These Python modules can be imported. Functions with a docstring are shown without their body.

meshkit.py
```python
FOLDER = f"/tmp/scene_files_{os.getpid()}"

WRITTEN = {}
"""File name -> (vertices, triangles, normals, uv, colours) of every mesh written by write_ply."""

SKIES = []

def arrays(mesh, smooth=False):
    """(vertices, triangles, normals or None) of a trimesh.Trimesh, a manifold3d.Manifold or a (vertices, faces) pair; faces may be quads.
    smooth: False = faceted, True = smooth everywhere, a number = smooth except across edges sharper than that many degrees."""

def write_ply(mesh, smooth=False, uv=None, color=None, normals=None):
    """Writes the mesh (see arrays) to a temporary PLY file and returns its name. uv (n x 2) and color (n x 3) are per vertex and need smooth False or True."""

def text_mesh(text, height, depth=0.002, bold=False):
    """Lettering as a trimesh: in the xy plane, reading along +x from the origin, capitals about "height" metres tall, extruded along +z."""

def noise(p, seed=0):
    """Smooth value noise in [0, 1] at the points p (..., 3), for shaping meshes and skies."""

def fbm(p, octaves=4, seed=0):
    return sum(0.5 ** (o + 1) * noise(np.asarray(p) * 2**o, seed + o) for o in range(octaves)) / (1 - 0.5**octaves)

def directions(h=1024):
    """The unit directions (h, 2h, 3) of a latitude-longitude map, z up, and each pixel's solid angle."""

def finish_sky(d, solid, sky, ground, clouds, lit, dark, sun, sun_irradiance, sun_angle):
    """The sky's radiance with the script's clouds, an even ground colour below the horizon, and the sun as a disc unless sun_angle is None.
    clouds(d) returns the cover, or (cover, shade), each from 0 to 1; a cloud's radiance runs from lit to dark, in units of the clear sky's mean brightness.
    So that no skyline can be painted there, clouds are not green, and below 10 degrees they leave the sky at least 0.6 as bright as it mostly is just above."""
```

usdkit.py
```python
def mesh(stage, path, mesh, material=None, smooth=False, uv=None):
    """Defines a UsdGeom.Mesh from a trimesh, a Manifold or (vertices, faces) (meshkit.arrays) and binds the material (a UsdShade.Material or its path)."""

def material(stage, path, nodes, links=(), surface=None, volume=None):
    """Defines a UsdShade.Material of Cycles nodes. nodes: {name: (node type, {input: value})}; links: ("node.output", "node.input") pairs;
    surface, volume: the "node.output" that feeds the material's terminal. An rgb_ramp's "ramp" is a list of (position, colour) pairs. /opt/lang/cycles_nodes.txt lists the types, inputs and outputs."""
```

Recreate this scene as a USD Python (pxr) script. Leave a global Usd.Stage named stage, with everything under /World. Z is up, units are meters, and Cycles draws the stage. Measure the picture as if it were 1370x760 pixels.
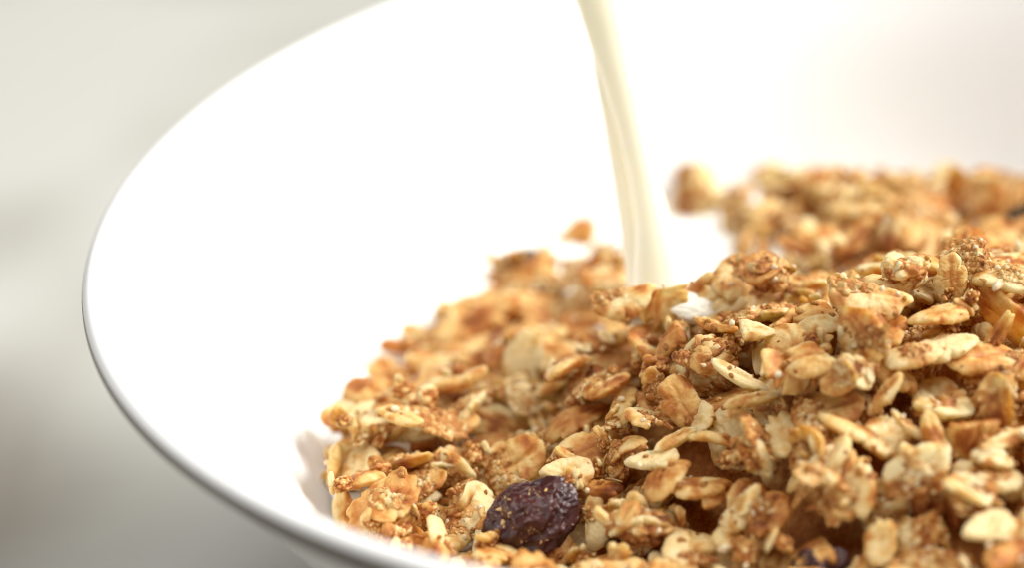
import math, random
import numpy as np, trimesh, usdkit
from meshkit import fbm, noise
from pxr import Usd, UsdGeom, UsdLux, UsdShade, Gf, Sdf, Vt

stage = Usd.Stage.CreateInMemory()
UsdGeom.SetStageUpAxis(stage, 'Z')
UsdGeom.SetStageMetersPerUnit(stage, 1.0)
world = UsdGeom.Xform.Define(stage, '/World')
stage.SetDefaultPrim(world.GetPrim())
UsdGeom.Scope.Define(stage, '/World/Looks')
MM = 0.001

# ------------------------------------------------------------------ camera (the rim of the bowl is the circle z = 0, radius 90 mm, centre at the origin)
HFOV = math.radians(22.0)
ELEV, ROLL = math.radians(27.3124), math.radians(-6.46976)
CF = np.array([0, math.cos(ELEV), -math.sin(ELEV)])
_r = np.array([1.0, 0, 0]); _u = np.cross(_r, CF)
CR = math.cos(ROLL) * _r + math.sin(ROLL) * _u
CU = -math.sin(ROLL) * _r + math.cos(ROLL) * _u
CPOS = -3.44972 * 0.09 * (CF + 0.12610 * CR + 0.03908 * CU)
FPX = 685 / math.tan(HFOV / 2)                      # focal length in pixels of the 1370 px wide picture
EXPOSURE = 0.0
cam = UsdGeom.Camera.Define(stage, '/World/camera')
cam.CreateFocalLengthAttr(60.0)
cam.CreateHorizontalApertureAttr(2 * 60.0 * math.tan(HFOV / 2))
cam.CreateVerticalApertureAttr(2 * 60.0 * math.tan(HFOV / 2) * 569 / 1024)
cam.CreateFStopAttr(5.8)
cam.CreateFocusDistanceAttr(0.300)
cam.CreateClippingRangeAttr(Gf.Vec2f(0.01, 50.0))
cam.CreateExposureAttr(EXPOSURE)
cam.AddTransformOp().Set(Gf.Matrix4d(*CR, 0, *CU, 0, *(-CF), 0, *CPOS, 1))


def ray(px, py):
    return CF + (px - 685) / FPX * CR - (py - 380) / FPX * CU


def at_z(px, py, z):
    d = ray(px, py)
    return CPOS + (z - CPOS[2]) / d[2] * d


def at_depth(px, py, depth):
    return CPOS + depth * ray(px, py)


def project(p):
    q = np.asarray(p) - CPOS
    z = q @ CF
    return 685 + FPX * (q @ CR) / z, 380 - FPX * (q @ CU) / z, z


# ------------------------------------------------------------------ lamps: a big soft window light from behind right, a weaker soft one overhead, a faint one from the left
def rect_light(name, pos, target, w, h, intensity, color):
    L = UsdLux.RectLight.Define(stage, '/World/' + name)
    pos, target = np.array(pos, float), np.array(target, float)
    z = pos - target; z /= np.linalg.norm(z)
    x = np.cross([0, 0, 1.0], z)
    x = x / np.linalg.norm(x) if np.linalg.norm(x) > 1e-6 else np.array([1.0, 0, 0])
    y = np.cross(z, x)
    L.AddTransformOp().Set(Gf.Matrix4d(*x, 0, *y, 0, *z, 0, *pos, 1))
    L.CreateWidthAttr(w); L.CreateHeightAttr(h); L.CreateIntensityAttr(intensity); L.CreateColorAttr(Gf.Vec3f(*color))
    return L


rect_light('window_light', (0.98, 0.15, 0.70), (0, 0, -0.02), 0.7, 0.6, 25.5, (1.0, 0.985, 0.95))
rect_light('overhead_light', (-0.2, -0.2, 1.4), (0, 0.02, 0), 1.2, 1.2, 4.7, (1.0, 0.99, 0.97))

# ------------------------------------------------------------------ prim helpers
used = {}


def numbered(name, parent='/World'):
    k = (str(parent), name)
    n = used.get(k, 0); used[k] = n + 1
    return f'{parent}/{name}' if n == 0 else f'{parent}/{name}_{n:03d}'


def tag(p, label=None, cat=None, group=None, kind=None):
    p = p.GetPrim() if hasattr(p, 'GetPrim') else p
    for k, v in (('label', label), ('category', cat), ('group', group), ('kind', kind)):
        if v:
            p.SetCustomDataByKey(k, v)
    return p


def path_of(p):
    return p if isinstance(p, str) else str(p.GetPath())


def obj(name, mesh, mat, parent='/World', smooth=True, toast=None):
    parent = path_of(parent)
    m = usdkit.mesh(stage, numbered(name, parent), mesh, '/World/Looks/' + mat, smooth=smooth)
    if toast is not None:
        UsdGeom.PrimvarsAPI(m).CreatePrimvar('toast', Sdf.ValueTypeNames.FloatArray, 'vertex').Set(Vt.FloatArray.FromNumpy(np.asarray(toast, np.float32)))
    return m.GetPrim()


def empty(name, loc=None):
    x = UsdGeom.Xform.Define(stage, numbered(name))
    if loc is not None:
        x.AddTranslateOp().Set(Gf.Vec3d(*map(float, loc)))
    return x.GetPrim()


def mat(name, nodes, links=(), surface='p.BSDF'):
    return usdkit.material(stage, '/World/Looks/' + name, nodes, links, surface=surface)


# ------------------------------------------------------------------ materials
mat('white_glaze', {'p': ('principled_bsdf', {'base_color': (0.86, 0.858, 0.842), 'roughness': 0.34, 'specular_ior_level': 0.4, 'normal': (0, 0, 0)}),
                    'g': ('geometry', {}), 'n': ('noise_texture', {'scale': 90.0, 'detail': 3.0}), 'b': ('bump', {'strength': 0.05, 'distance': 0.0006})},
    [('g.position', 'n.vector'), ('n.fac', 'b.height'), ('b.normal', 'p.normal')])
mat('brown_line', {'p': ('principled_bsdf', {'base_color': (0.17, 0.145, 0.125), 'roughness': 0.3})})
mat('milk', {'p': ('principled_bsdf', {'base_color': (0.92, 0.85, 0.645), 'roughness': 0.22, 'subsurface_weight': 0.35, 'subsurface_radius': (1.0, 0.8, 0.45), 'subsurface_scale': 0.0012})})
mat('milk_pool', {'p': ('principled_bsdf', {'base_color': (0.9, 0.88, 0.83), 'roughness': 0.12})})
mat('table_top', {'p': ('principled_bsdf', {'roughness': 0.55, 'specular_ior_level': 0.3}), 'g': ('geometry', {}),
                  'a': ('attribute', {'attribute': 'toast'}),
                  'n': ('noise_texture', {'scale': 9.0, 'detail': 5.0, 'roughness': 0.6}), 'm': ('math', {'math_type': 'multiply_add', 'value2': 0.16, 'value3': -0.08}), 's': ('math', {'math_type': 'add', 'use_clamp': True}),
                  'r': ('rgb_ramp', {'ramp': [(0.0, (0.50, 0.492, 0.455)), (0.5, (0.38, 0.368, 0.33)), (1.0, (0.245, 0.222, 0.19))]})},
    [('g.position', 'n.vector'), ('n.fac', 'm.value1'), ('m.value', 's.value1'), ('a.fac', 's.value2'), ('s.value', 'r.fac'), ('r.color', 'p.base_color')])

OAT = [(0.0, (0.72, 0.525, 0.265)), (0.2, (0.595, 0.335, 0.11)), (0.42, (0.42, 0.158, 0.035)), (0.7, (0.235, 0.063, 0.011)), (1.0, (0.09, 0.024, 0.006))]


def oat_material(name, shift, fine, spread, rough, sss, bump):
    mat(name, {'p': ('principled_bsdf', {'roughness': rough, 'specular_ior_level': 0.24, 'subsurface_weight': sss, 'subsurface_radius': (1.0, 0.55, 0.22), 'subsurface_scale': 0.0009}),
               'a': ('attribute', {'attribute': 'toast'}), 'g': ('geometry', {}),
               'n': ('noise_texture', {'scale': fine, 'detail': 4.0, 'roughness': 0.6}),
               'big': ('noise_texture', {'scale': 110.0, 'detail': 1.0}),
               'm': ('math', {'math_type': 'multiply_add', 'value2': spread, 'value3': shift - 0.5 * spread}),
               'm2': ('math', {'math_type': 'multiply_add', 'value2': 0.30, 'value3': -0.15}),
               's': ('math', {'math_type': 'add'}), 's2': ('math', {'math_type': 'add', 'use_clamp': True}),
               'r': ('rgb_ramp', {'ramp': OAT}),
               'n2': ('noise_texture', {'scale': 1500.0, 'detail': 4.0, 'roughness': 0.65}),
               'b': ('bump', {'strength': bump, 'distance': 0.0004})},
        [('g.position', 'n.vector'), ('g.position', 'big.vector'), ('g.position', 'n2.vector'), ('n.fac', 'm.value1'), ('big.fac', 'm2.value1'),
         ('m.value', 's.value1'), ('m2.value', 's.value2'), ('s.value', 's2.value1'), ('a.fac', 's2.value2'), ('s2.value', 'r.fac'), ('r.color', 'p.base_color'),
         ('n2.fac', 'b.height'), ('b.normal', 'p.normal')])


oat_material('oat', 0.04, 520.0, 0.60, 0.45, 0.3, 0.6)
oat_material('crumb', -0.04, 900.0, 0.75, 0.45, 0.2, 1.0)
mat('sugar', {'p': ('principled_bsdf', {'base_color': (0.70, 0.53, 0.31), 'roughness': 0.35, 'subsurface_weight': 0.3, 'subsurface_radius': (1, 0.8, 0.6), 'subsurface_scale': 0.0006})})
mat('raisin_skin', {'p': ('principled_bsdf', {'roughness': 0.36, 'specular_ior_level': 0.5}), 'g': ('geometry', {}),
                    'n': ('noise_texture', {'scale': 500.0, 'detail': 4.0}), 'r': ('rgb_ramp', {'ramp': [(0.3, (0.022, 0.003, 0.003)), (0.6, (0.052, 0.009, 0.007)), (0.8, (0.12, 0.04, 0.032))]}),
                    'n2': ('noise_texture', {'scale': 1400.0, 'detail': 3.0}), 'b': ('bump', {'strength': 0.25, 'distance': 0.0002})},
    [('g.position', 'n.vector'), ('g.position', 'n2.vector'), ('n.fac', 'r.fac'), ('r.color', 'p.base_color'), ('n2.fac', 'b.height'), ('b.normal', 'p.normal')])
mat('berry_skin', {'p': ('principled_bsdf', {'base_color': (0.015, 0.03, 0.035), 'roughness': 0.4})})

# ------------------------------------------------------------------ setting: the table top
TABLE_Z = -0.071
TABLE_SEED = 2475


def sheet(size, n, z):
    g = np.linspace(-size, size, n)
    x, y = np.meshgrid(g, g)
    v = np.stack([x.ravel(), y.ravel(), np.full(x.size, z)], 1)
    i = np.arange(n * n).reshape(n, n)
    return v, np.stack([i[:-1, :-1].ravel(), i[:-1, 1:].ravel(), i[1:, 1:].ravel(), i[1:, :-1].ravel()], 1)


tv, tf = sheet(1.6, 321, TABLE_Z)
shade_mottle = np.clip((fbm(np.stack([tv[:, 0] * 15, tv[:, 1] * 15, 0 * tv[:, 0] + 0.5], -1), 2, TABLE_SEED) - 0.44) * 2.6, 0, 1)      # mottled grey top, its brown clouds seeded to paint shade at lower left
tag(obj('table_top', (tv, tf), 'table_top', toast=shade_mottle), 'pale warm grey table top, out of focus under the bowl', 'table', None, 'structure')

# ------------------------------------------------------------------ the bowl
def revolve(profile, n=256, closed=False):
    p = np.array(profile, float)
    t = np.linspace(0, 2 * np.pi, n, endpoint=False)
    v = np.stack([np.outer(np.cos(t), p[:, 0]), np.outer(np.sin(t), p[:, 0]), np.tile(p[:, 1], (n, 1))], -1).reshape(-1, 3)
    m = len(p)
    a, b = np.meshgrid(np.arange(n), np.arange(m if closed else m - 1), indexing='ij')
    a2, b2 = (a + 1) % n, (b + 1) % m
    f = np.stack([a * m + b, a2 * m + b, a2 * m + b2, a * m + b2], -1).reshape(-1, 4)
    return v, f


from scipy.interpolate import PchipInterpolator
INNER_R = np.array([0, 18, 34, 46, 56, 67, 78, 87.6]) * MM
INNER_Z = np.array([-58, -57.5, -54.5, -49, -41, -28.5, -12, 0.6]) * MM
inner_z = PchipInterpolator(INNER_R, INNER_Z)


def bowl():
    b = empty('cereal_bowl', (0, 0, 0))
    rr = np.linspace(0, 1, 60) ** 0.9 * INNER_R[-1]
    inner = [(r, float(inner_z(r))) for r in rr]
    th = 2.8 * MM
    outer = []
    for r in rr[::-1]:
        if r < 27 * MM:
            break
        s = float(inner_z.derivative()(r)); n = np.array([s, -1.0]) / math.hypot(s, 1)
        outer.append((r + th * n[0], float(inner_z(r)) + th * n[1]))
    # rounded lip between the last inner point and the first outer one
    a, c = np.array(inner[-1]), np.array(outer[0])
    mid, ax = (a + c) / 2, (a - c) / 2
    up = np.array([ax[1], -ax[0]]); up = up if up[1] > 0 else -up
    lip = [tuple(mid + ax * math.cos(t) + up * 1.0 * math.sin(t)) for t in np.linspace(0, np.pi, 19)]
    dz = max(z for _, z in lip); dr = max(r for r, _ in lip) - 0.09
    obj('inner_wall', revolve([(max(r, 1e-6), z) for r, z in inner]), 'white_glaze', b)
    obj('rim', revolve(lip[:12]), 'white_glaze', b)
    tag(obj('rim_line', revolve(lip[11:] + outer[:3]), 'brown_line', b), 'thin grey brown line round the outer edge of the rim')
    outer = outer[2:]
    obj('outer_wall', revolve(outer), 'white_glaze', b)
    r0, z0 = outer[-1]
    obj('foot', revolve([(r0, z0), (r0 + 0.4 * MM, TABLE_Z + 1.5 * MM), (r0 - 0.5 * MM, TABLE_Z + 0.2 * MM), (r0 - 3 * MM, TABLE_Z + 0.2 * MM), (r0 - 4 * MM, TABLE_Z + 2 * MM), (1e-6, TABLE_Z + 3 * MM)]), 'white_glaze', b, smooth=40)
    tag(b, 'wide white glazed bowl full of granola, flaring to a rounded rim', 'bowl')
    print('lip top', dz, dr)


bowl()

# ------------------------------------------------------------------ shapes of the granola pieces (all in millimetres, about the origin, z up)
def rot(rng_vec):
    return trimesh.transformations.euler_matrix(*rng_vec)[:3, :3]


def flake_mesh(seed, L=8.0, W=5.6, T=1.25, broken=False, curl=1.0, nr=14, nt=72):
    """a rolled oat: a thin oval disc, domed and warped, creased along its length, its edge nicked"""
    R = np.random.default_rng(seed)
    t = np.linspace(0, 2 * np.pi, nt, endpoint=False)
    point = R.uniform(0.0, 0.25)
    a, b = L / 2, W / 2
    rad = 1.0 / np.sqrt((np.cos(t) / a) ** 2 + (np.sin(t) / b) ** 2) * (1 - point * np.maximum(0, np.cos(t)) ** 6 * 0.4)
    rad *= 0.80 + 0.40 * fbm(np.stack([np.cos(t) * 1.6 + 7, np.sin(t) * 1.6 + seed, np.full(nt, 3.3)], -1), 4, seed)
    rad *= 1 + 0.10 * (fbm(np.stack([np.cos(t) * 7 + 7, np.sin(t) * 7 + seed, np.full(nt, 1.3)], -1), 3, seed + 4) - 0.5)
    for _ in range(R.integers(2, 6)):                                # nicks and cracks in the edge
        c, w = R.uniform(0, 2 * np.pi), R.uniform(0.04, 0.14)
        dlt = np.abs((t - c + np.pi) % (2 * np.pi) - np.pi)
        rad *= 1 - R.uniform(0.06, 0.27) * np.exp(-(dlt / w) ** 2)
    if broken:
        c, off = R.uniform(0, 2 * np.pi), R.uniform(0.05, 0.5) * b
        dd = np.cos(t - c)
        lim = np.where(dd > 0.05, off / np.maximum(dd, 0.05), 1e9)
        rad = np.minimum(rad, lim * (0.9 + 0.25 * R.random(nt)))
    rho = np.sin(np.linspace(0, np.pi / 2, nr))
    x, y = np.outer(rho, rad * np.cos(t)), np.outer(rho, rad * np.sin(t))
    kx, ky, tw = R.normal(0, 0.035) * curl, R.normal(0.02, 0.06) * curl, R.normal(0, 0.03) * curl
    mid = kx * x ** 2 + ky * y ** 2 + tw * x * y + 0.5 * (fbm(np.stack([x * 0.35, y * 0.35, np.full_like(x, seed * 1.7)], -1), 3, seed) - 0.5)
    th = T / 2 * np.sqrt(np.maximum(0, 1 - rho[:, None] ** 4)) * (0.75 + 0.5 * noise(np.stack([x * 0.5, y * 0.5, np.full_like(x, seed + 0.5)], -1), seed))
    yc = y - 0.25 * np.sin(x * 0.8 + seed)
    crease = R.uniform(0.1, 0.45) * np.exp(-(yc / 0.33) ** 2) * (1 - rho[:, None] ** 3)
    crease2 = R.uniform(0, 0.2) * np.exp(-((yc - 1.2) / 0.25) ** 2) + R.uniform(0, 0.2) * np.exp(-((yc + 1.1) / 0.25) ** 2)
    grit = 0.22 * (fbm(np.stack([x * 3.1, y * 3.1, np.full_like(x, seed + 3)], -1), 3, seed) - 0.5)
    up = mid + th - (crease + crease2 * (1 - rho[:, None] ** 3)) + grit + 0.16 * (fbm(np.stack([x * 1.6, y * 1.6, np.full_like(x, seed)], -1), 3, seed) - 0.5)
    dn = mid - th + 0.5 * crease + 0.16 * (fbm(np.stack([x * 1.6, y * 1.6, np.full_like(x, seed + 9)], -1), 3, seed) - 0.5)
    dn[-1] = up[-1]
    v = np.concatenate([np.stack([x, y, up], -1).reshape(-1, 3), np.stack([x, y, dn], -1).reshape(-1, 3)])
    i, j = np.meshgrid(np.arange(nr - 1), np.arange(nt), indexing='ij')
    j2 = (j + 1) % nt
    top = np.stack([i * nt + j, (i + 1) * nt + j, (i + 1) * nt + j2, i * nt + j2], -1).reshape(-1, 4)
    bot = top[:, ::-1] + nr * nt
    f4 = np.concatenate([top, bot])
    f = np.concatenate([f4[:, [0, 1, 2]], f4[:, [0, 2, 3]]])
    m = trimesh.Trimesh(v, f, process=False)
    q = v
    blot = np.clip((fbm(q * 0.42 + seed * 3.1, 4, seed) - 0.46) * 3.6, 0, 1)
    edge = np.concatenate([np.repeat(rho, nt)] * 2) ** 6
    base = R.uniform(-0.08, 0.19) + (0.2 if R.random() < 0.15 else 0)
    toast = base + 0.55 * blot + 0.10 * edge * (fbm(q * 0.6 + 5, 2, seed) - 0.25) + 0.12 * np.concatenate([(crease / 0.45).ravel()] * 2)
    return m, toast


def lump_mesh(seed, size=(3.0, 2.2, 1.8), grains=240, sub=4, jag=0.10):
    """a crumb: many small grains baked together round an uneven core, seen from its centre and roughened"""
    R = np.random.default_rng(seed)
    s = trimesh.creation.icosphere(sub)
    d = s.vertices / np.linalg.norm(s.vertices, axis=1, keepdims=True)
    core = lambda q: 0.62 + 0.75 * (fbm(q * 1.25 + seed * 2.3, 3, seed) - 0.4)
    c = R.normal(size=(grains, 3)); c /= np.linalg.norm(c, axis=1, keepdims=True)
    rr = R.uniform(0.06, 0.15, grains) * np.where(R.random(grains) < 0.15, 2.2, 1)
    c *= (core(c) + R.uniform(-0.08, 0.05, grains) - 0.25 * rr)[:, None]
    r = core(d)
    own = np.full(len(d), -1)
    for k, (ci, ri) in enumerate(zip(c, rr)):
        b = d @ ci
        h = ri ** 2 - ci @ ci + b ** 2
        v = np.where((h > 0) & (b > 0), b + np.sqrt(np.maximum(h, 0)), 0)
        own = np.where(v > r, k, own); r = np.maximum(r, v)
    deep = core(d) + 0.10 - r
    r = r * (1 + jag * (fbm(d * 7 + seed, 3, seed) - 0.5) * 2.6)
    m = trimesh.Trimesh(d * r[:, None] * np.array(size), s.faces, process=False)
    trimesh.smoothing.filter_taubin(m, iterations=2)
    tone = np.where(own >= 0, R.normal(0, 0.13, grains)[own], 0.12)
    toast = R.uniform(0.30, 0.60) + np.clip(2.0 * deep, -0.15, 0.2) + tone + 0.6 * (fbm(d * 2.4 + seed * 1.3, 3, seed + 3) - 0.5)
    return m, toast


def crust_mesh(seed, L, W, T, base, nr=22, nt=72):
    """a crust of sugary crumbs baked onto a flake: grains over an irregular patch that thins out at its edge"""
    R = np.random.default_rng(seed)
    t = np.linspace(0, 2 * np.pi, nt, endpoint=False)
    rad = 1 / np.sqrt((np.cos(t) / (L / 2)) ** 2 + (np.sin(t) / (W / 2)) ** 2) * (0.25 + 1.5 * fbm(np.stack([np.cos(t) * 2.2, np.sin(t) * 2.2, np.full(nt, seed * 1.1)], -1), 4, seed))
    rho = np.linspace(0, 1, nr)
    x, y = np.outer(rho, rad * np.cos(t)), np.outer(rho, rad * np.sin(t))
    n = int(L * W * 7)
    a, q = R.uniform(0, 2 * np.pi, n), np.sqrt(R.uniform(0, 1, n))
    gr = R.uniform(0.16, 0.42, n)
    rb = np.interp(a, np.append(t, 2 * np.pi), np.append(rad, rad[0]))
    gx, gy, gz = q * rb * np.cos(a), q * rb * np.sin(a), T * R.uniform(-0.25, 0.65, n) * (1 - q ** 3) - 0.3 * gr
    h = T * 0.45 * (1 - rho[:, None] ** 4) * np.ones_like(x); own = np.full(x.shape, -1)
    for k in range(n):
        dd = (x - gx[k]) ** 2 + (y - gy[k]) ** 2
        v = np.where(dd < gr[k] ** 2, gz[k] + np.sqrt(np.maximum(0, gr[k] ** 2 - dd)), -9)
        own = np.where(v > h, k, own); h = np.maximum(h, v)
    h += 0.45 * (fbm(np.stack([x * 1.6, y * 1.6, np.full_like(x, seed)], -1), 4, seed) - 0.5)
    h[-1] = -0.12; h[-2] = np.minimum(h[-2], 0.12)
    z = base(x, y)
    top = np.stack([x, y, z + h], -1).reshape(-1, 3); bot = np.stack([x, y, z - 0.25], -1).reshape(-1, 3)
    i, j = np.meshgrid(np.arange(nr - 1), np.arange(nt), indexing='ij')
    j2 = (j + 1) % nt
    f4 = np.stack([i * nt + j, (i + 1) * nt + j, (i + 1) * nt + j2, i * nt + j2], -1).reshape(-1, 4)
    skirt = np.stack([(nr - 1) * nt + np.arange(nt), nr * nt + (nr - 1) * nt + np.arange(nt), nr * nt + (nr - 1) * nt + (np.arange(nt) + 1) % nt, (nr - 1) * nt + (np.arange(nt) + 1) % nt], 1)
    f4 = np.concatenate([f4, f4[:, ::-1] + nr * nt, skirt])
    f = np.concatenate([f4[:, [0, 1, 2]], f4[:, [0, 2, 3]]])
    tone = np.where(own >= 0, R.normal(0, 0.14, n)[own], 0.16).ravel()
    toast = R.uniform(0.22, 0.48) + tone + 0.5 * (fbm(top * 0.7 + seed, 3, seed) - 0.5)
    return trimesh.Trimesh(np.concatenate([top, bot]), f, process=False), np.concatenate([toast, toast])


def grain_mesh(seed, s):
    R = np.random.default_rng(seed)
    m = trimesh.creation.icosphere(2)
    d = m.vertices
    v = d * (0.8 + 0.4 * noise(d * 1.6 + seed, seed))[:, None] * np.array([s, s * 0.75, s * 0.6])
    return trimesh.Trimesh(v, m.faces, process=False)


def place(mt, M, o):
    return trimesh.Trimesh(np.asarray(mt.vertices) @ np.asarray(M).T + np.asarray(o), mt.faces, process=False)


# a kind of piece = a list of (part name, mesh, material, toast)
KINDS = []                                                           # (noun, size in mm, parts)


def crust_on(flake, seed, L, W, x0, y0, T):
    """a crust lying on the upper face of a flake, turned into the flake's own frame"""
    from scipy.spatial import cKDTree
    n = len(flake.vertices) // 2
    tree = cKDTree(flake.vertices[:n, :2])
    return_z = lambda x, y: flake.vertices[tree.query(np.stack([x.ravel() + x0, y.ravel() + y0], -1), k=3)[1], 2].mean(1).reshape(x.shape)
    m, t = crust_mesh(seed, L, W, T, return_z)
    return place(m, np.eye(3), (x0, y0, 0)), t


def single_flake(seed, **k):
    R = np.random.default_rng(seed + 500)
    m, t = flake_mesh(seed, **k)
    L, W = k.get('L', 8), k.get('W', 5.6)
    parts = [('flake', m, 'oat', t)]
    for _ in range(R.choice(4, p=(0.4, 0.35, 0.18, 0.07)) if W > 3.2 else 0):           # patches of sugary crumb baked onto it
        c = R.uniform(0.25, 0.8)
        cm, ct = crust_on(m, seed + 70 + 31 * _, L * c, W * R.uniform(0.35, 0.9), R.uniform(-0.36, 0.36) * L, R.uniform(-0.34, 0.34) * W, R.uniform(0.15, 0.65))
        parts.append(('crumb_crust', cm, 'crumb', ct))
    if R.random() < 0.2:
        parts.append(('sugar_grain', place(grain_mesh(seed, R.uniform(0.35, 0.6)), rot(R.uniform(0, 6, 3)), (R.uniform(-.25, .25) * L, R.uniform(-.2, .2) * W, 0.9)), 'sugar', None))
    return parts


def cluster(seed, nfl, scale=1.0):
    R = np.random.default_rng(seed + 900)
    parts = []
    size = np.array([R.uniform(2.7, 3.9), R.uniform(2.1, 2.9), R.uniform(1.5, 2.2)]) * scale
    cm, ct = lump_mesh(seed, size=size, grains=300, sub=5)
    parts.append(('crumb_lump', cm, 'crumb', ct))
    for i in range(nfl):
        L = R.uniform(5.5, 8.5) * scale; W = L * R.uniform(0.5, 0.75)
        fm, ft = flake_mesh(seed * 7 + i, L=L, W=W, T=R.uniform(1.0, 1.6) * scale, broken=R.random() < 0.35, curl=1.4)
        az, tl = R.uniform(0, 2 * np.pi), R.uniform(0.0, 1.3) if i else R.uniform(0, 0.5)
        n = np.array([math.cos(az) * math.sin(tl), math.sin(az) * math.sin(tl), math.cos(tl)])
        off = n * size * R.uniform(0.35, 0.75) + R.normal(0, 0.7, 3) * scale * (1, 1, 0.2)
        M = trimesh.geometry.align_vectors([0, 0, 1], n + R.normal(0, 0.3, 3))[:3, :3] @ rot((0, 0, R.uniform(0, 6.28)))
        parts.append(('flake', place(fm, M, off), 'oat', ft))
        if R.random() < 0.7:
            cm2, ct2 = crust_on(fm, seed * 3 + i, L * R.uniform(0.4, 0.8), W * R.uniform(0.4, 0.9), R.uniform(-0.3, 0.3) * L, R.uniform(-0.3, 0.3) * W, R.uniform(0.3, 0.9))
            parts.append(('crumb_crust', place(cm2, M, off), 'crumb', ct2))
    for i in range(R.integers(3, 7)):                                # splinters of flake stuck in the crumb
        L = R.uniform(2.2, 4.2) * scale
        fm, ft = flake_mesh(seed * 11 + i, L=L, W=L * R.uniform(0.35, 0.8), T=R.uniform(0.7, 1.2), broken=R.random() < 0.6, nr=7, nt=28)
        d = R.normal(size=3); d /= np.linalg.norm(d); d[2] = abs(d[2])
        M = trimesh.geometry.align_vectors([0, 0, 1], d + R.normal(0, 0.7, 3))[:3, :3] @ rot((0, 0, R.uniform(0, 6.28)))
        parts.append(('flake_splinter', place(fm, M, d * size * R.uniform(0.6, 0.9)), 'oat', ft))
    for i in range(R.integers(2, 6)):
        d = R.normal(size=3); d /= np.linalg.norm(d); d[2] = abs(d[2])
        parts.append(('sugar_grain', place(grain_mesh(seed + i, R.uniform(0.3, 0.6) * scale), rot(R.uniform(0, 6, 3)), d * size * R.uniform(0.7, 0.95)), 'sugar', None))
    return parts


RK = np.random.default_rng(11)
for i in range(14):
    KINDS.append(('oat_flake', single_flake(20 + i, L=RK.uniform(7.6, 10.6), W=RK.uniform(4.8, 6.8), T=RK.uniform(1.3, 1.9))))
for i in range(8):
    KINDS.append(('oat_sliver', single_flake(60 + i, L=RK.uniform(6, 9.5), W=RK.uniform(1.8, 3.0), T=RK.uniform(1.2, 1.8))))
for i in range(8):
    KINDS.append(('broken_oat_flake', single_flake(80 + i, L=RK.uniform(7, 9.5), W=RK.uniform(5.0, 6.8), T=RK.uniform(1.2, 1.8), broken=True)))
for i in range(22):
    KINDS.append(('granola_cluster', cluster(100 + i, 1 + i % 3, RK.uniform(1.0, 1.6))))
for i in range(10):
    m, t = lump_mesh(200 + i, size=np.array([2.0, 1.6, 1.3]) * RK.uniform(0.7, 1.4), grains=160, sub=4)
    sp = []
    for q in range(RK.integers(1, 4)):
        fm, ft = flake_mesh(700 + 9 * i + q, L=RK.uniform(2.2, 3.6), W=RK.uniform(1.2, 2.2), T=RK.uniform(0.7, 1.0), broken=RK.random() < 0.5, nr=7, nt=28)
        d = RK.normal(size=3); d /= np.linalg.norm(d); d[2] = abs(d[2])
        sp.append(('flake_splinter', place(fm, trimesh.geometry.align_vectors([0, 0, 1], d + RK.normal(0, 0.5, 3))[:3, :3], d * RK.uniform(0.9, 1.5)), 'oat', ft))
    KINDS.append(('granola_crumb', [('crumb_lump', m, 'crumb', t - 0.06)] + sp))
BY = {}
for k, (n, _) in enumerate(KINDS):
    BY.setdefault(n, []).append(k)
CLOUD = []                                                           # all vertices of a kind, metres
for n, parts in KINDS:
    CLOUD.append(np.concatenate([np.asarray(p[1].vertices) for p in parts]) * MM)

# ------------------------------------------------------------------ the heap: target height of its surface, metres
MILK_Z = -0.0305


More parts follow.
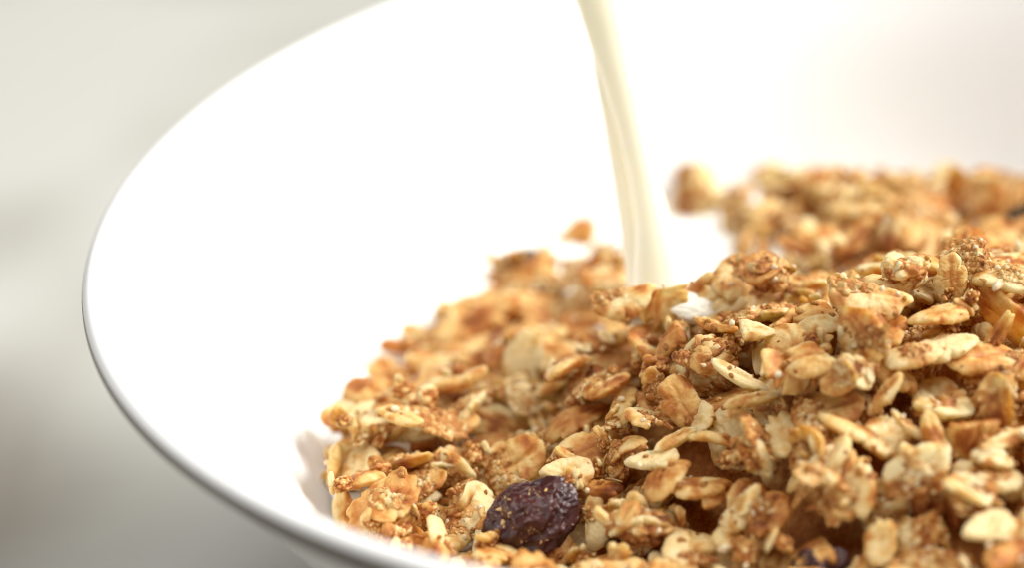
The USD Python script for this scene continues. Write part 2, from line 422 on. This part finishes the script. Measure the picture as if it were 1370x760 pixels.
HEAP = np.array([  # x, y, z in mm
    (6, -12, -6.5), (0, -26, -10), (-14, -22, -13), (20, -22, -12), (26, -4, -12), (-24, -20, -17), (-34, -28, -23), (-42, -27, -26), (-3, -46, -19), (14, -46, -18), (-20, -40, -22),
    (-50, -20, -26), (-58, 0, -27), (-48, 22, -27.5), (-34, -8, -23.5), (-38, 10, -26), (-22, -4, -10.8), (-14, -3, -10.3), (-7, 14, -25), (-13, 32, -34), (-4, 32, -27), (4, 36, -24.5), (-3, 46, -27), (-24, 14, -24), (-32, 26, -27.5), (-27, 32, -26.5), (-34, 42, -28.5), (-24, 42, -30.5),
    (4, 52, -24.5), (18, 52, -25), (30, 50, -26), (-8, 58, -28.5), (-20, 46, -34), (12, 8, -16), (14, 28, -25), (40, 20, -25), (45, -15, -20), (35, -40, -22), (-66, 0, -27), (0, -62, -26), (62, 0, -26), (45, 45, -27), (-45, -45, -26), (0, 64, -28), (45, -45, -26), (-46, 46, -34), (-16, 40, -35)], float) * MM
from scipy.interpolate import RBFInterpolator
heap = RBFInterpolator(HEAP[:, :2], HEAP[:, 2], kernel='thin_plate_spline', smoothing=1e-9)
CELL, NG = 0.0005, 290
G0 = -CELL * NG / 2
gc = G0 + (np.arange(NG) + 0.5) * CELL
GX, GY = np.meshgrid(gc, gc, indexing='ij')
RAD = np.hypot(GX, GY)
WALL = np.where(RAD < 0.087, inner_z(np.clip(RAD, 0, 0.0872)), 0.05)
TARGET = heap(np.stack([GX.ravel(), GY.ravel()], 1)).reshape(NG, NG)
TARGET = TARGET + 0.0075 * (fbm(np.stack([GX, GY, 0 * GX], -1) * 105, 2, 6) - 0.5)
TARGET = np.maximum(TARGET, -0.036)
INSIDE = (WALL < TARGET - 0.0005)
BED = np.maximum(WALL, TARGET - 0.0085)
H = BED.copy()
placed = []                                                          # (kind, matrix 3x3, position)


def cells(p):
    i = np.floor((p[:, 0] - G0) / CELL).astype(int); j = np.floor((p[:, 1] - G0) / CELL).astype(int)
    return np.clip(i, 0, NG - 1), np.clip(j, 0, NG - 1)


RMAX = 0.0672


def drop(kind, M, x, y, sink=0.0006, commit=True, z=None):
    p = CLOUD[kind] @ M.T
    q = p + (x, y, 0)
    i, j = cells(q)
    if z is None:
        gap = H[i, j] - p[:, 2]
        z = np.partition(gap, -max(2, len(gap) // 60))[-max(2, len(gap) // 60)] - sink
        wl = (WALL[i, j] - p[:, 2]).max()
        z = max(z, wl)
        if wl > z - 1e-9 and np.hypot(q[:, 0], q[:, 1]).max() > RMAX:
            return 1.0
    if np.hypot(q[:, 0], q[:, 1]).max() > RMAX:
        return 1.0
    if commit:
        np.maximum.at(H, (i, j), p[:, 2] + z)
        placed.append((kind, M, np.array([x, y, z])))
    return z


RP = np.random.default_rng(5)


def random_M(tilt):
    az = RP.uniform(0, 2 * np.pi)
    n = np.array([math.cos(az) * math.sin(tilt), math.sin(az) * math.sin(tilt), math.cos(tilt)])
    return trimesh.geometry.align_vectors([0, 0, 1], n)[:3, :3] @ rot((0, 0, RP.uniform(0, 6.28)))


SHOWN = np.full((254, 457), -1.0)                                    # distance of the pieces set by eye, so that none is buried


def hides(p, most=0.10):
    px, py, dz = project(p)
    ix, iy = np.floor(px / 3).astype(int), np.floor(py / 3).astype(int)
    ok = (ix >= 0) & (ix < 457) & (iy >= 0) & (iy < 254)
    if not ok.any():
        return False
    d = SHOWN[iy[ok], ix[ok]]
    return ((d > 0) & (dz[ok] < d)).sum() > most * len(p)


from shapely.geometry import Polygon
from shapely import contains_xy
BARE = [Polygon([(0, 760), (0, -900), (3000, -900), (3000, 205), (1370, 236), (1150, 226), (1030, 224), (985, 246), (905, 300), (840, 322), (690, 328), (650, 346), (580, 418), (500, 478), (438, 540), (436, 760)]),
        Polygon([(905, 306), (965, 302), (985, 338), (970, 364), (935, 378), (905, 372)])]                         # china and milk that no granola covers


def astray(p, most=0.10):
    px, py, _ = project(p)
    return any(contains_xy(g, px, py).sum() > most * len(p) for g in BARE)


LABEL = {}                                                           # piece number -> label of its own


def surface(px, py):
    d = ray(px, py)
    for t in np.arange(0.20, 0.46, 0.0004):
        p = CPOS + d * t
        i, j = int((p[0] - G0) / CELL), int((p[1] - G0) / CELL)
        if 0 <= i < NG and 0 <= j < NG and RAD[i, j] < 0.065 and p[2] < max(H[i, j], TARGET[i, j], MILK_Z if RAD[i, j] < 0.065 else -1):
            return p, t
    return None, None


def put(px, py, noun, which, length, angle, face, label, lift=0.0008, t=None):
    t = t or surface(px, py)[1]
    p = CPOS + ray(px, py) * (t - lift)
    a = math.radians(angle)
    x = math.cos(a) * CR + math.sin(a) * CU
    n = face * -CF + (1 - face) * (-math.sin(a) * CR + math.cos(a) * CU)
    n -= x * (n @ x); n /= np.linalg.norm(n)
    k = BY[noun][which % len(BY[noun])]
    sc = length / FPX * t / np.ptp(CLOUD[k][:, 0])
    M = np.stack([x, np.cross(n, x), n], 1) * sc
    q = CLOUD[k] @ M.T + p
    i, j = cells(q)
    np.maximum.at(H, (i, j), q[:, 2])
    TARGET[i, j] = np.minimum(TARGET[i, j], H[i, j])
    qx, qy, dz = project(q)
    ix, iy = np.clip(np.floor(qx / 3).astype(int), 0, 456), np.clip(np.floor(qy / 3).astype(int), 0, 253)
    SHOWN[iy, ix] = np.where(SHOWN[iy, ix] < 0, dz, np.minimum(SHOWN[iy, ix], dz))
    LABEL[len(placed)] = label
    placed.append((k, M, p))


def fill(n, mix, margin=0.0, over=0.0015, tilt=0.55):
    """drops n pieces, each at one of the places that lie deepest under the target surface"""
    names, w = list(mix), np.array(list(mix.values()), float); w /= w.sum()
    for _ in range(n):
        d = np.where(INSIDE, TARGET - H, -1)
        cand = RP.integers(0, NG, (260, 2))
        dv = d[cand[:, 0], cand[:, 1]]
        for b in np.argsort(-dv)[:8]:
            if dv[b] < 0.0006 + margin:
                break
            k = int(RP.choice(BY[names[RP.choice(len(names), p=w)]]))
            M = random_M(abs(RP.normal(0, tilt)))
            x, y = gc[cand[b, 0]], gc[cand[b, 1]]
            z = drop(k, M, x, y, commit=False)
            if z < 0.5 and (hides(CLOUD[k] @ M.T + (x, y, z)) or astray(CLOUD[k] @ M.T + (x, y, z))):
                continue
            top = z + (CLOUD[k] @ M.T)[:, 2].max()
            if top < TARGET[cand[b, 0], cand[b, 1]] + over + margin * 0.3:
                drop(k, M, x, y)
                break


fill(900, {'granola_cluster': 5, 'oat_flake': 4, 'broken_oat_flake': 2, 'oat_sliver': 1, 'granola_crumb': 2}, margin=0.002, over=0.0, tilt=0.8)
C, F, B, S, G = 'granola_cluster', 'oat_flake', 'broken_oat_flake', 'oat_sliver', 'granola_crumb'
FRONT = {(886, 392), (838, 402), (968, 398)}                       # these lie on the shoulder in front of the stream
for row in [
    # crest of the mound
    (1165, 402, F, 1, 116, -6, 0.45, 'large pale oat flake with brown crumb crust, facing out on the crest of the mound'),
    (1258, 422, F, 3, 84, 9, 0.30, 'flat pale oval oat flake lying under the upright flake on the crest'),
    (1272, 374, F, 5, 74, 86, 0.85, 'upright pale oval oat flake standing on the crest of the mound'),
    (1112, 352, C, 1, 100, 4, 0.45, 'cluster of pale flakes at the left end of the mound crest'),
    (1205, 322, C, 4, 100, -4, 0.3, 'lumpy golden cluster lying at the very top of the mound'),
    (1215, 362, G, 3, 66, 10, 0.5, 'brown crumb wedged behind the upright flake on the crest'),
    (1030, 372, C, 7, 72, 20, 0.5, 'crumbly cluster on the left shoulder of the mound beside the milk'),
    (1155, 448, C, 10, 74, 60, 0.5, 'knobbly brown cluster just below the large crusted flake of the crest'),
    (1140, 500, C, 13, 84, 15, 0.5, 'broad brown cluster in the middle of the mound face'),
    (1222, 474, F, 7, 82, 11, 0.3, 'narrow pale flake with a crumb edge below the crest'),
    (1187, 525, S, 0, 66, 54, 0.5, 'pale pointed sliver leaning up to the right on the mound face'),
    (1250, 582, S, 2, 70, -64, 0.6, 'pale sliver standing on its end in the right part of the mound'),
    (1214, 572, S, 3, 64, -42, 0.5, 'thin sliver leaning beside the pale sliver that stands on its end'),
    (1335, 448, S, 1, 84, 56, 0.5, 'long thin sliver rising towards the right edge of the picture'),
    (1340, 520, C, 16, 84, 80, 0.6, 'tall reddish brown cluster near the right edge of the picture'),
    # middle of the mound face
    (950, 478, C, 2, 96, 12, 0.5, 'big crumbly cluster above two slivers, in sharp focus below the milk stream'),
    (912, 540, F, 9, 84, -56, 0.75, 'pale smooth oat flake tilted under the big crumbly cluster'),
    (992, 508, S, 4, 90, -27, 0.5, 'long pale sliver stuck to the right side of the big crumbly cluster'),
    (1006, 536, S, 5, 78, 12, 0.4, 'short pale sliver crossing below the long sliver'),
    (875, 520, F, 11, 70, -75, 0.7, 'grey gold flake standing left of the pale smooth flake'),
    (1010, 606, C, 19, 96, -40, 0.5, 'round cluster of curled flakes in the centre of the mound face'),
    (1090, 592, C, 8, 84, 75, 0.55, 'upright golden cluster with a pale tip right of the curled flakes'),
    (935, 652, F, 12, 88, 4, 0.3, 'flat golden oat flake lying alone below the middle of the mound'),
    (1130, 652, C, 5, 116, -6, 0.5, 'very large crusted flake cluster in the lower right of the mound'),
    (1178, 724, F, 2, 64, 88, 0.85, 'upright oat flake with a groove down its middle near the bottom edge'),
    (1012, 690, C, 11, 92, -8, 0.45, 'wide golden cluster lying left of the very large crusted one'),
    (1230, 640, C, 14, 96, 12, 0.5, 'layered cluster of flakes right of the very large crusted one'),
    (1300, 668, C, 17, 84, -5, 0.5, 'brown crumb cluster in the lower right corner region'),
    (1330, 612, F, 6, 60, -12, 0.5, 'small oval flake with a white face near the right edge'),
    # around the raisin
    (600, 626, C, 20, 80, -20, 0.5, 'pale knobbly cluster up and left of the dark raisin'),
    (692, 622, F, 8, 96, 42, 0.65, 'golden flake topped by dark brown crumb just above the raisin'),
    (622, 694, C, 9, 90, 18, 0.45, 'brown crusted cluster left of the raisin by the front rim'),
    (564, 648, F, 10, 74, 12, 0.5, 'soft golden flake between the left bowl wall and the pale knobbly cluster'),
    (672, 562, S, 6, 88, -17, 0.4, 'upper pale sliver of a pair lying left of the mound foot'),
    (652, 575, S, 7, 80, -14, 0.4, 'lower pale sliver of a pair lying left of the mound foot'),
    (715, 538, F, 13, 78, -30, 0.6, 'round golden flake above the pair of pale slivers'),
    (770, 562, F, 4, 96, 30, 0.4, 'long flake with a brown crumb back at the foot of the mound'),
    (826, 622, C, 12, 72, 70, 0.5, 'dark crumbly cluster up and right of the raisin'),
    (786, 700, B, 1, 74, 80, 0.7, 'broken pale flake standing against the right side of the raisin'),
    (722, 744, B, 3, 66, 50, 0.75, 'broken cream flake standing in front of the raisin at the bottom edge'),
    (855, 705, C, 15, 112, -10, 0.45, 'large golden cluster right of the raisin at the bottom'),
    (700, 480, F, 0, 84, 75, 0.6, 'blurred tan flake standing up in the left part of the heap'),
    # by the stream and the milk
    (886, 392, B, 5, 66, 84, 0.7, 'small upright flake right in front of the foot of the milk stream'),
    (838, 402, F, 1, 92, 20, 0.4, 'blurred golden flake lying left of the foot of the milk stream'),
    (968, 398, B, 2, 66, 30, 0.7, 'square cornered pale flake right of the milk stream foot'),
    (735, 425, F, 3, 112, -30, 0.6, 'large blurred flake with a drooping end left of the milk stream'),
    (640, 432, S, 2, 128, 27, 0.5, 'long blurred sliver lying across the upper left of the heap'),
    # far pieces in the milk
    (928, 266, C, 9, 80, 20, 0.6, 'lone orange lump far behind the milk stream, strongly blurred'),
    (768, 322, F, 9, 78, 52, 0.6, 'small blurred flake poking out of the milk left of the stream'),
    (676, 352, C, 3, 60, 0, 0.5, 'blurred tan cluster at the far left edge of the heap'),
    (1052, 252, G, 5, 60, 40, 0.6, 'dark brown blurred crumb at the top of the far heap'),
    (1275, 258, S, 1, 92, 82, 0.7, 'tall upright blurred yellow sliver at the top of the far heap'),
    (1328, 275, F, 12, 74, 80, 0.7, 'upright blurred orange flake right of the tall yellow sliver'),
]:
    put(*row, **({'t': 0.3135} if row[:2] in FRONT else {'lift': 0.003} if row[1] < 310 and row[0] < 800 else {}))
for rx, ry, ra, rb in ((714, 692, 62, 52), (1096, 745, 42, 24)):    # room for the raisins
    yy, xx = np.mgrid[0:254, 0:457]
    m = ((xx * 3 - rx) / ra) ** 2 + ((yy * 3 - ry) / rb) ** 2 < 1
    SHOWN[m & (SHOWN < 0)] = surface(rx, ry)[1]
fill(1000, {'granola_cluster': 4, 'oat_flake': 6, 'broken_oat_flake': 3.5, 'oat_sliver': 3, 'granola_crumb': 1.2}, over=0.0032, tilt=0.8)
fill(500, {'oat_sliver': 4, 'granola_crumb': 2, 'broken_oat_flake': 2}, over=0.003, tilt=0.9)
NEAR_WALL = INSIDE.copy()
INSIDE &= (GX < -0.030) & (GY < 0.004)                              # close the thin places by the left wall
TARGET = TARGET + 0.0012
fill(260, {'granola_crumb': 2, 'broken_oat_flake': 2, 'oat_flake': 2, 'granola_cluster': 1}, over=0.0065, tilt=0.5)
TARGET = TARGET - 0.0012
INSIDE = NEAR_WALL
print('pieces', len(placed))

# ------------------------------------------------------------------ which pieces the camera sees most of
BW, BH = 457, 254
zb = np.full(BW * BH, 1e9); ib = np.full(BW * BH, -1)
proj_cache = []
for n, (k, M, o) in enumerate(placed):
    px, py, dz = project(CLOUD[k] @ M.T + o)
    ix, iy = np.floor(px / 3).astype(int), np.floor(py / 3).astype(int)
    ok = (ix >= 0) & (ix < BW) & (iy >= 0) & (iy < BH)
    c = iy[ok] * BW + ix[ok]; dz = dz[ok]
    o_ = np.argsort(-dz); c, dz = c[o_], dz[o_]
    first = dz < zb[c]
    zb[c[first]] = dz[first]; ib[c[first]] = n
    proj_cache.append((px.mean(), py.mean()))
SEEN = np.bincount(ib[ib >= 0], minlength=len(placed))
print('seen pieces', (SEEN > 3).sum(), (SEEN > 12).sum())

# ------------------------------------------------------------------ class prims, one per kind of piece, and the pieces themselves
for k, (n, parts) in enumerate(KINDS):
    cp = stage.CreateClassPrim(numbered(n + '_kind'))
    UsdGeom.Xform.Define(stage, cp.GetPath()); cp.SetSpecifier(Sdf.SpecifierClass)
    for pn, m, mt, t in parts:
        obj(pn, place(m, np.eye(3) * MM, (0, 0, 0)), mt, cp, toast=t)
    KINDS[k] = (n, parts, str(cp.GetPath()))


def matrix(M, o):
    A = np.asarray(M).T
    return Gf.Matrix4d(*A[0], 0, *A[1], 0, *A[2], 0, *map(float, o), 1)


NOUN = {'oat_flake': 'oat flake', 'oat_sliver': 'oat sliver', 'broken_oat_flake': 'broken oat flake', 'granola_cluster': 'granola cluster', 'granola_crumb': 'granola crumb'}
TONE = [float(np.mean(np.concatenate([np.asarray(p[3]) for p in pp[1] if p[3] is not None]))) for pp in KINDS]
MARKS = [(712, 690, 'the dark raisin'), (880, 360, 'the foot of the milk stream'), (950, 480, 'the big crumbly cluster'), (1165, 402, 'the large crusted flake on the crest'),
         (1272, 374, 'the upright flake on the crest'), (1250, 582, 'the sliver standing on its end'), (1130, 652, 'the very large crusted cluster'), (1178, 724, 'the grooved flake at the bottom'),
         (1340, 520, 'the tall reddish cluster'), (600, 626, 'the pale knobbly cluster'), (672, 562, 'the pair of pale slivers'), (735, 425, 'the drooping blurred flake'),
         (640, 432, 'the long blurred sliver'), (928, 268, 'the lone blurred orange lump'), (1275, 258, 'the tall blurred yellow sliver'), (1052, 252, 'the dark blurred far crumb'),
         (855, 705, 'the large golden cluster'), (1012, 606, 'the cluster of curled flakes'), (460, 620, 'the left wall of the bowl'), (1140, 500, 'the broad brown cluster'), (1300, 668, 'the lower right corner')]


def describe(n):
    k, M, o = placed[n]
    x, y = SPOT[n]
    up = abs(M[2, 2]) / np.linalg.norm(M[:, 2])
    pose = 'lying flat' if up > 0.85 else 'tilted' if up > 0.5 else 'standing on edge'
    noun = KINDS[k][0]
    if noun in ('granola_cluster', 'granola_crumb'):
        pose = 'lying'
    q = {'oat_flake': (0.16, 0.26), 'oat_sliver': (0.16, 0.26), 'broken_oat_flake': (0.16, 0.26), 'granola_cluster': (0.24, 0.32), 'granola_crumb': (0.3, 0.42)}[noun]
    tone = 'pale' if TONE[k] < q[0] else 'golden' if TONE[k] < q[1] else 'brown'
    d = sorted((math.hypot(x - a, y - b), a, b, t) for a, b, t in MARKS)[0]
    dx, dy = x - d[1], y - d[2]
    if d[3].startswith('the left wall'):
        where = 'against ' + d[3]
    else:
        where = ('close ' if d[0] < 55 else '') + ('right of ' if dx > abs(dy) else 'left of ' if -dx > abs(dy) else 'below ' if dy > 0 else 'above ') + d[3]
    return f'{tone} {NOUN[noun]} {pose} {where}'


SPOT = []
for n in range(len(placed)):
    m = ib == n
    SPOT.append((3 * np.mean(np.nonzero(m)[0] % BW) + 1.5, 3 * np.mean(np.nonzero(m)[0] // BW) + 1.5) if m.any() else (0, 0))
count = {}
order = sorted(range(len(placed)), key=lambda n: -SEEN[n] - 1000 * (n in LABEL))
rest = []
for n in order:
    k, M, o = placed[n]
    name = KINDS[k][0]
    if n not in LABEL and (SEEN[n] < 4 or count.get(name, 0) >= 300):
        rest.append(n); continue
    count[name] = count.get(name, 0) + 1
    x = UsdGeom.Xform.Define(stage, numbered(name))
    x.AddTransformOp().Set(matrix(M, o))
    x.GetPrim().GetReferences().AddInternalReference(KINDS[k][2])
    x.GetPrim().SetInstanceable(True)
    tag(x, LABEL.get(n) or describe(n), NOUN[name], NOUN[name] + 's of the granola heap')
print(count, len(rest))
pi = UsdGeom.PointInstancer.Define(stage, '/World/granola_underneath')
tag(pi, 'loose granola lying beneath and beyond the pieces in view', 'granola', None, 'stuff')
protos, idx, pos, ors, mi = [], [], [], [], {}
from scipy.spatial.transform import Rotation
for k, (n, parts, cp) in enumerate(KINDS):
    a = UsdGeom.Xform.Define(stage, '/World/granola_underneath/' + cp.rpartition('/')[2])
    a.GetPrim().GetReferences().AddInternalReference(cp)
    protos.append(a.GetPath())
pi.CreatePrototypesRel().SetTargets(protos)
for n in rest:
    k, M, o = placed[n]
    q = Rotation.from_matrix(M).as_quat()
    idx.append(k); pos.append(o); ors.append(Gf.Quath(float(q[3]), float(q[0]), float(q[1]), float(q[2])))
pi.CreateProtoIndicesAttr(Vt.IntArray([int(i) for i in idx]))
pi.CreatePositionsAttr(Vt.Vec3fArray.FromNumpy(np.array(pos, np.float32)))
pi.CreateOrientationsAttr(Vt.QuathArray(ors))

# ------------------------------------------------------------------ bed of crumbs that closes the heap below
bi = np.arange(0, NG, 3)
bx, by = GX[np.ix_(bi, bi)], GY[np.ix_(bi, bi)]
bz = BED[np.ix_(bi, bi)] + 0.0012 * (fbm(np.stack([bx, by, 0 * bx], -1) * 600, 3, 2) - 0.5)
bv = np.stack([bx, by, bz], -1).reshape(-1, 3)
nb = len(bi)
ii = np.arange(nb * nb).reshape(nb, nb)
keep = ((WALL[np.ix_(bi, bi)] < BED[np.ix_(bi, bi)] + 0.002) & (RAD[np.ix_(bi, bi)] < 0.063) & INSIDE[np.ix_(bi, bi)]).ravel()
bf = np.stack([ii[:-1, :-1].ravel(), ii[1:, :-1].ravel(), ii[1:, 1:].ravel(), ii[:-1, 1:].ravel()], 1)
bf = bf[keep[bf].all(1)]
un, inv = np.unique(bf, return_inverse=True); bv, bf = bv[un], inv.reshape(bf.shape)
tag(obj('crumb_bed', (bv, bf), 'crumb', toast=np.full(len(bv), 0.45)), 'fine brown crumbs deep in the gaps of the granola', 'crumbs', None, 'stuff')

# ------------------------------------------------------------------ fine loose crumbs lying on the pieces
fine = UsdGeom.PointInstancer.Define(stage, '/World/fine_crumbs')
tag(fine, 'fine sugary crumbs strewn over the whole granola heap', 'crumbs', None, 'stuff')
fp = []
for q in range(8):
    if q < 5:
        m, t = lump_mesh(400 + q, size=(0.62, 0.5, 0.42), grains=24, sub=2)
        fp.append(obj('crumb_grain', place(m, np.eye(3) * MM, (0, 0, 0)), 'crumb', '/World/fine_crumbs', toast=np.clip(t - 0.25 + 0.06 * q, 0, 0.6)).GetPath())
    else:
        fp.append(obj('sugar_grain', place(grain_mesh(420 + q, 0.42), np.eye(3) * MM, (0, 0, 0)), 'sugar', '/World/fine_crumbs').GetPath())
fine.CreatePrototypesRel().SetTargets(fp)
RF = np.random.default_rng(77)
fi, fpos, fo, fs = [], [], [], []
while len(fi) < 1800:
    x, y = RF.uniform(-0.064, 0.064, 2)
    i, j = int((x - G0) / CELL), int((y - G0) / CELL)
    if math.hypot(x, y) > 0.062 or not INSIDE[i, j] or H[i, j] < MILK_Z or H[i, j] < BED[i, j] + 0.003:
        continue
    pz = H[i, j] - RF.uniform(0, 0.0006)
    if astray(np.array([[x, y, pz]]), 0):
        continue
    q = Rotation.random(random_state=int(RF.integers(1 << 30))).as_quat()
    sc = float(np.clip(RF.lognormal(-0.35, 0.45), 0.35, 1.8))
    fi.append(int(RF.choice(8, p=[.22, .2, .18, .16, .14, .04, .03, .03]))); fpos.append((x, y, pz)); fo.append(Gf.Quath(*map(float, (q[3], q[0], q[1], q[2])))); fs.append((sc, sc, sc))
fine.CreateProtoIndicesAttr(Vt.IntArray(fi)); fine.CreatePositionsAttr(Vt.Vec3fArray.FromNumpy(np.array(fpos, np.float32)))
fine.CreateOrientationsAttr(Vt.QuathArray(fo)); fine.CreateScalesAttr(Vt.Vec3fArray.FromNumpy(np.array(fs, np.float32)))

# ------------------------------------------------------------------ the milk
def milk_pool():
    rw = 0.0652
    n = 96
    t = np.linspace(0, 2 * np.pi, n, endpoint=False)
    rr = np.linspace(0, 1, 60)[1:]
    x = np.concatenate([[0], np.outer(rr, np.cos(t)).ravel() * rw]); y = np.concatenate([[0], np.outer(rr, np.sin(t)).ravel() * rw])
    z = MILK_Z + 0.0016 * (fbm(np.stack([x, y, 0 * x], -1) * 110, 2, 4) - 0.5)
    f = [(0, 1 + j, 1 + (j + 1) % n, 1 + (j + 1) % n) for j in range(n)]
    i, j = np.meshgrid(np.arange(len(rr) - 1), np.arange(n), indexing='ij')
    a = 1 + i * n
    q = np.stack([a + j, a + n + j, a + n + (j + 1) % n, a + (j + 1) % n], -1).reshape(-1, 4)
    f3 = np.array(f)[:, :3]
    faces = np.concatenate([f3, q[:, [0, 1, 2]], q[:, [0, 2, 3]]])
    return trimesh.Trimesh(np.stack([x, y, z], 1), faces, process=False)


tag(obj('milk_pool', milk_pool(), 'milk_pool'), 'white milk pooled among the granola behind the pouring stream', 'milk', None, 'stuff')


def tube(edges, depth, flat=0.8, n=40, steps=60):
    """a round strand of milk whose left and right outlines run through the given (y, left x, right x) of the picture at the given distance"""
    e = np.array(edges, float)
    ys = np.linspace(e[0, 0], e[-1, 0], steps)
    l, r = PchipInterpolator(e[:, 0], e[:, 1])(ys), PchipInterpolator(e[:, 0], e[:, 2])(ys)
    V = []
    for q, (y, a, b) in enumerate(zip(ys, l, r)):
        c = at_depth((a + b) / 2, y, depth); w = (b - a) / 2 / FPX * depth
        for t in np.linspace(0, 2 * np.pi, n, endpoint=False):
            V.append(c + CR * w * math.cos(t) + np.array([0, 1.0, 0]) * w * flat * math.sin(t))
    V += [at_depth((l[0] + r[0]) / 2, ys[0], depth), at_depth((l[-1] + r[-1]) / 2, ys[-1], depth)]
    V = np.array(V); F = []
    for i in range(steps - 1):
        for j in range(n):
            j2 = (j + 1) % n
            F += [(i * n + j, i * n + j2, (i + 1) * n + j2), (i * n + j, (i + 1) * n + j2, (i + 1) * n + j)]
    for j in range(n):
        F += [(steps * n, (j + 1) % n, j), (steps * n + 1, (steps - 1) * n + j, (steps - 1) * n + (j + 1) % n)]
    m = trimesh.Trimesh(V, np.array(F), process=False)
    if m.volume < 0:
        m.invert()
    return m


s = empty('milk_stream')
obj('main_strand', tube([(-320, 660, 742), (-150, 720, 800), (0, 770, 838), (65, 791, 848), (130, 812, 860), (190, 829, 872), (250, 842, 886), (320, 849, 908), (375, 847, 922), (430, 843, 936)], 0.3225, 0.95), 'milk', s)
obj('side_strand', tube([(-100, 750, 790), (0, 775, 815), (60, 790, 832), (110, 798, 842), (170, 809, 856), (240, 820, 868), (310, 830, 882), (375, 838, 894), (430, 840, 900)], 0.3256, 0.6), 'milk', s)
sp = trimesh.creation.icosphere(4)
sp.vertices *= (0.8 + 0.45 * fbm(sp.vertices * 1.3 + 4, 3, 8))[:, None]
obj('splash', place(sp, np.stack([CR * 3.0, np.array([0, 1.0, 0]) * 2.2, np.array([0, 0, 1.0]) * 1.7], 1) * MM, at_depth(924, 408, surface(924, 408)[1] + 0.0022) - np.array([0, 0, 0.0006])), 'milk', s)
tag(s, 'cream coloured stream of milk poured down into the granola', 'milk stream')

# ------------------------------------------------------------------ raisins and dark berries
def raisin_mesh(seed, L, W, T, sub=6):
    R = np.random.default_rng(seed)
    m = trimesh.creation.icosphere(sub)
    d = m.vertices
    q = d * np.array([1.0, 0.9, 0.9])
    warp = q + 0.45 * np.stack([fbm(q * 1.3 + 3 * a + seed, 2, seed + a) - 0.5 for a in range(3)], -1)
    ridge = lambda f, sd: 1 - np.abs(2 * fbm(warp * f + sd, 2, sd) - 1) * 3.2
    wr = 0.10 * np.clip(ridge(1.5, seed + 1), -1, 1) + 0.045 * np.clip(ridge(3.4, seed + 2), -1, 1) + 0.016 * np.clip(ridge(8.0, seed + 5), -1, 1)
    r = 0.88 + wr + 0.28 * (fbm(d * 0.9 + seed, 2, seed + 7) - 0.5) + 0.012 * (fbm(d * 9, 2, seed) - 0.5)
    r *= 1 - 0.13 * np.exp(-(((d[:, 0] - 0.35) / 0.30) ** 2 + ((d[:, 1] - 0.95) / 0.35) ** 2))
    return trimesh.Trimesh(d * r[:, None] * np.array([L, W, T]) / 2 * MM, m.faces, process=False)


def raisin(px, py, depth, seed, L, W, T, angle, label, flecks=130, name='raisin', skin='raisin_skin', cat='raisin'):
    p = at_depth(px, py, depth)
    a = math.radians(angle)
    x = math.cos(a) * CR + math.sin(a) * CU
    z = -CF * 0.85 + CU * 0.5; z -= x * (z @ x); z /= np.linalg.norm(z)
    M = np.stack([x, np.cross(z, x), z], 1)
    t = UsdGeom.Xform.Define(stage, numbered(name))
    t.AddTransformOp().Set(matrix(M, p))
    m = raisin_mesh(seed, L, W, T)
    obj('skin', m, skin, t)
    R = np.random.default_rng(seed + 3)
    up = np.nonzero(m.vertices[:, 2] > 0.1 * T / 2 * MM)[0]
    low = np.linalg.norm(m.vertices / (np.array([L, W, T]) / 2 * MM), axis=1)
    spot = fbm(m.vertices * 420, 2, seed)
    cand = up[(spot[up] > np.quantile(spot[up], 0.45)) & (low[up] < np.quantile(low[up], 0.7))]
    for c in R.choice(cand, flecks, replace=False) if flecks else []:
        f = grain_mesh(int(c), R.choice([0.07, 0.12, 0.22, 0.42], p=[0.5, 0.28, 0.15, 0.07]))
        f = place(f, rot(R.uniform(0, 6, 3)) @ np.diag([1.3, 0.7, 0.35]) * MM, m.vertices[c] + np.array([0, 0, 0.00002]))
        obj('oat_fleck', f, 'fleck', t)
    tag(t, label, cat)


mat('fleck', {'p': ('principled_bsdf', {'base_color': (0.62, 0.40, 0.17), 'roughness': 0.5})})
RAISIN_DEPTH = surface(712, 700)[1] - 0.0025
raisin(714, 692, RAISIN_DEPTH, 4, 11.2, 9.0, 8.0, 26, 'dark purple wrinkled raisin dusted with oat flecks near the front rim')
raisin(1096, 757, surface(1096, 752)[1] + 0.003, 9, 6.5, 4.6, 5.0, 10, 'reddish raisin half buried at the bottom edge of the picture', flecks=12)
raisin(709, 340, surface(709, 340)[1] - 0.001, 12, 2.2, 1.8, 1.8, 0, 'tiny dark blurred berry in the milk left of the stream', 0, 'dried_berry', 'berry_skin', 'berry')
raisin(1366, 288, surface(1366, 288)[1] + 0.001, 14, 4.5, 2.0, 2.4, -8, 'dark greenish blurred berry at the right edge behind the crest', 0, 'dried_berry', 'berry_skin', 'berry')
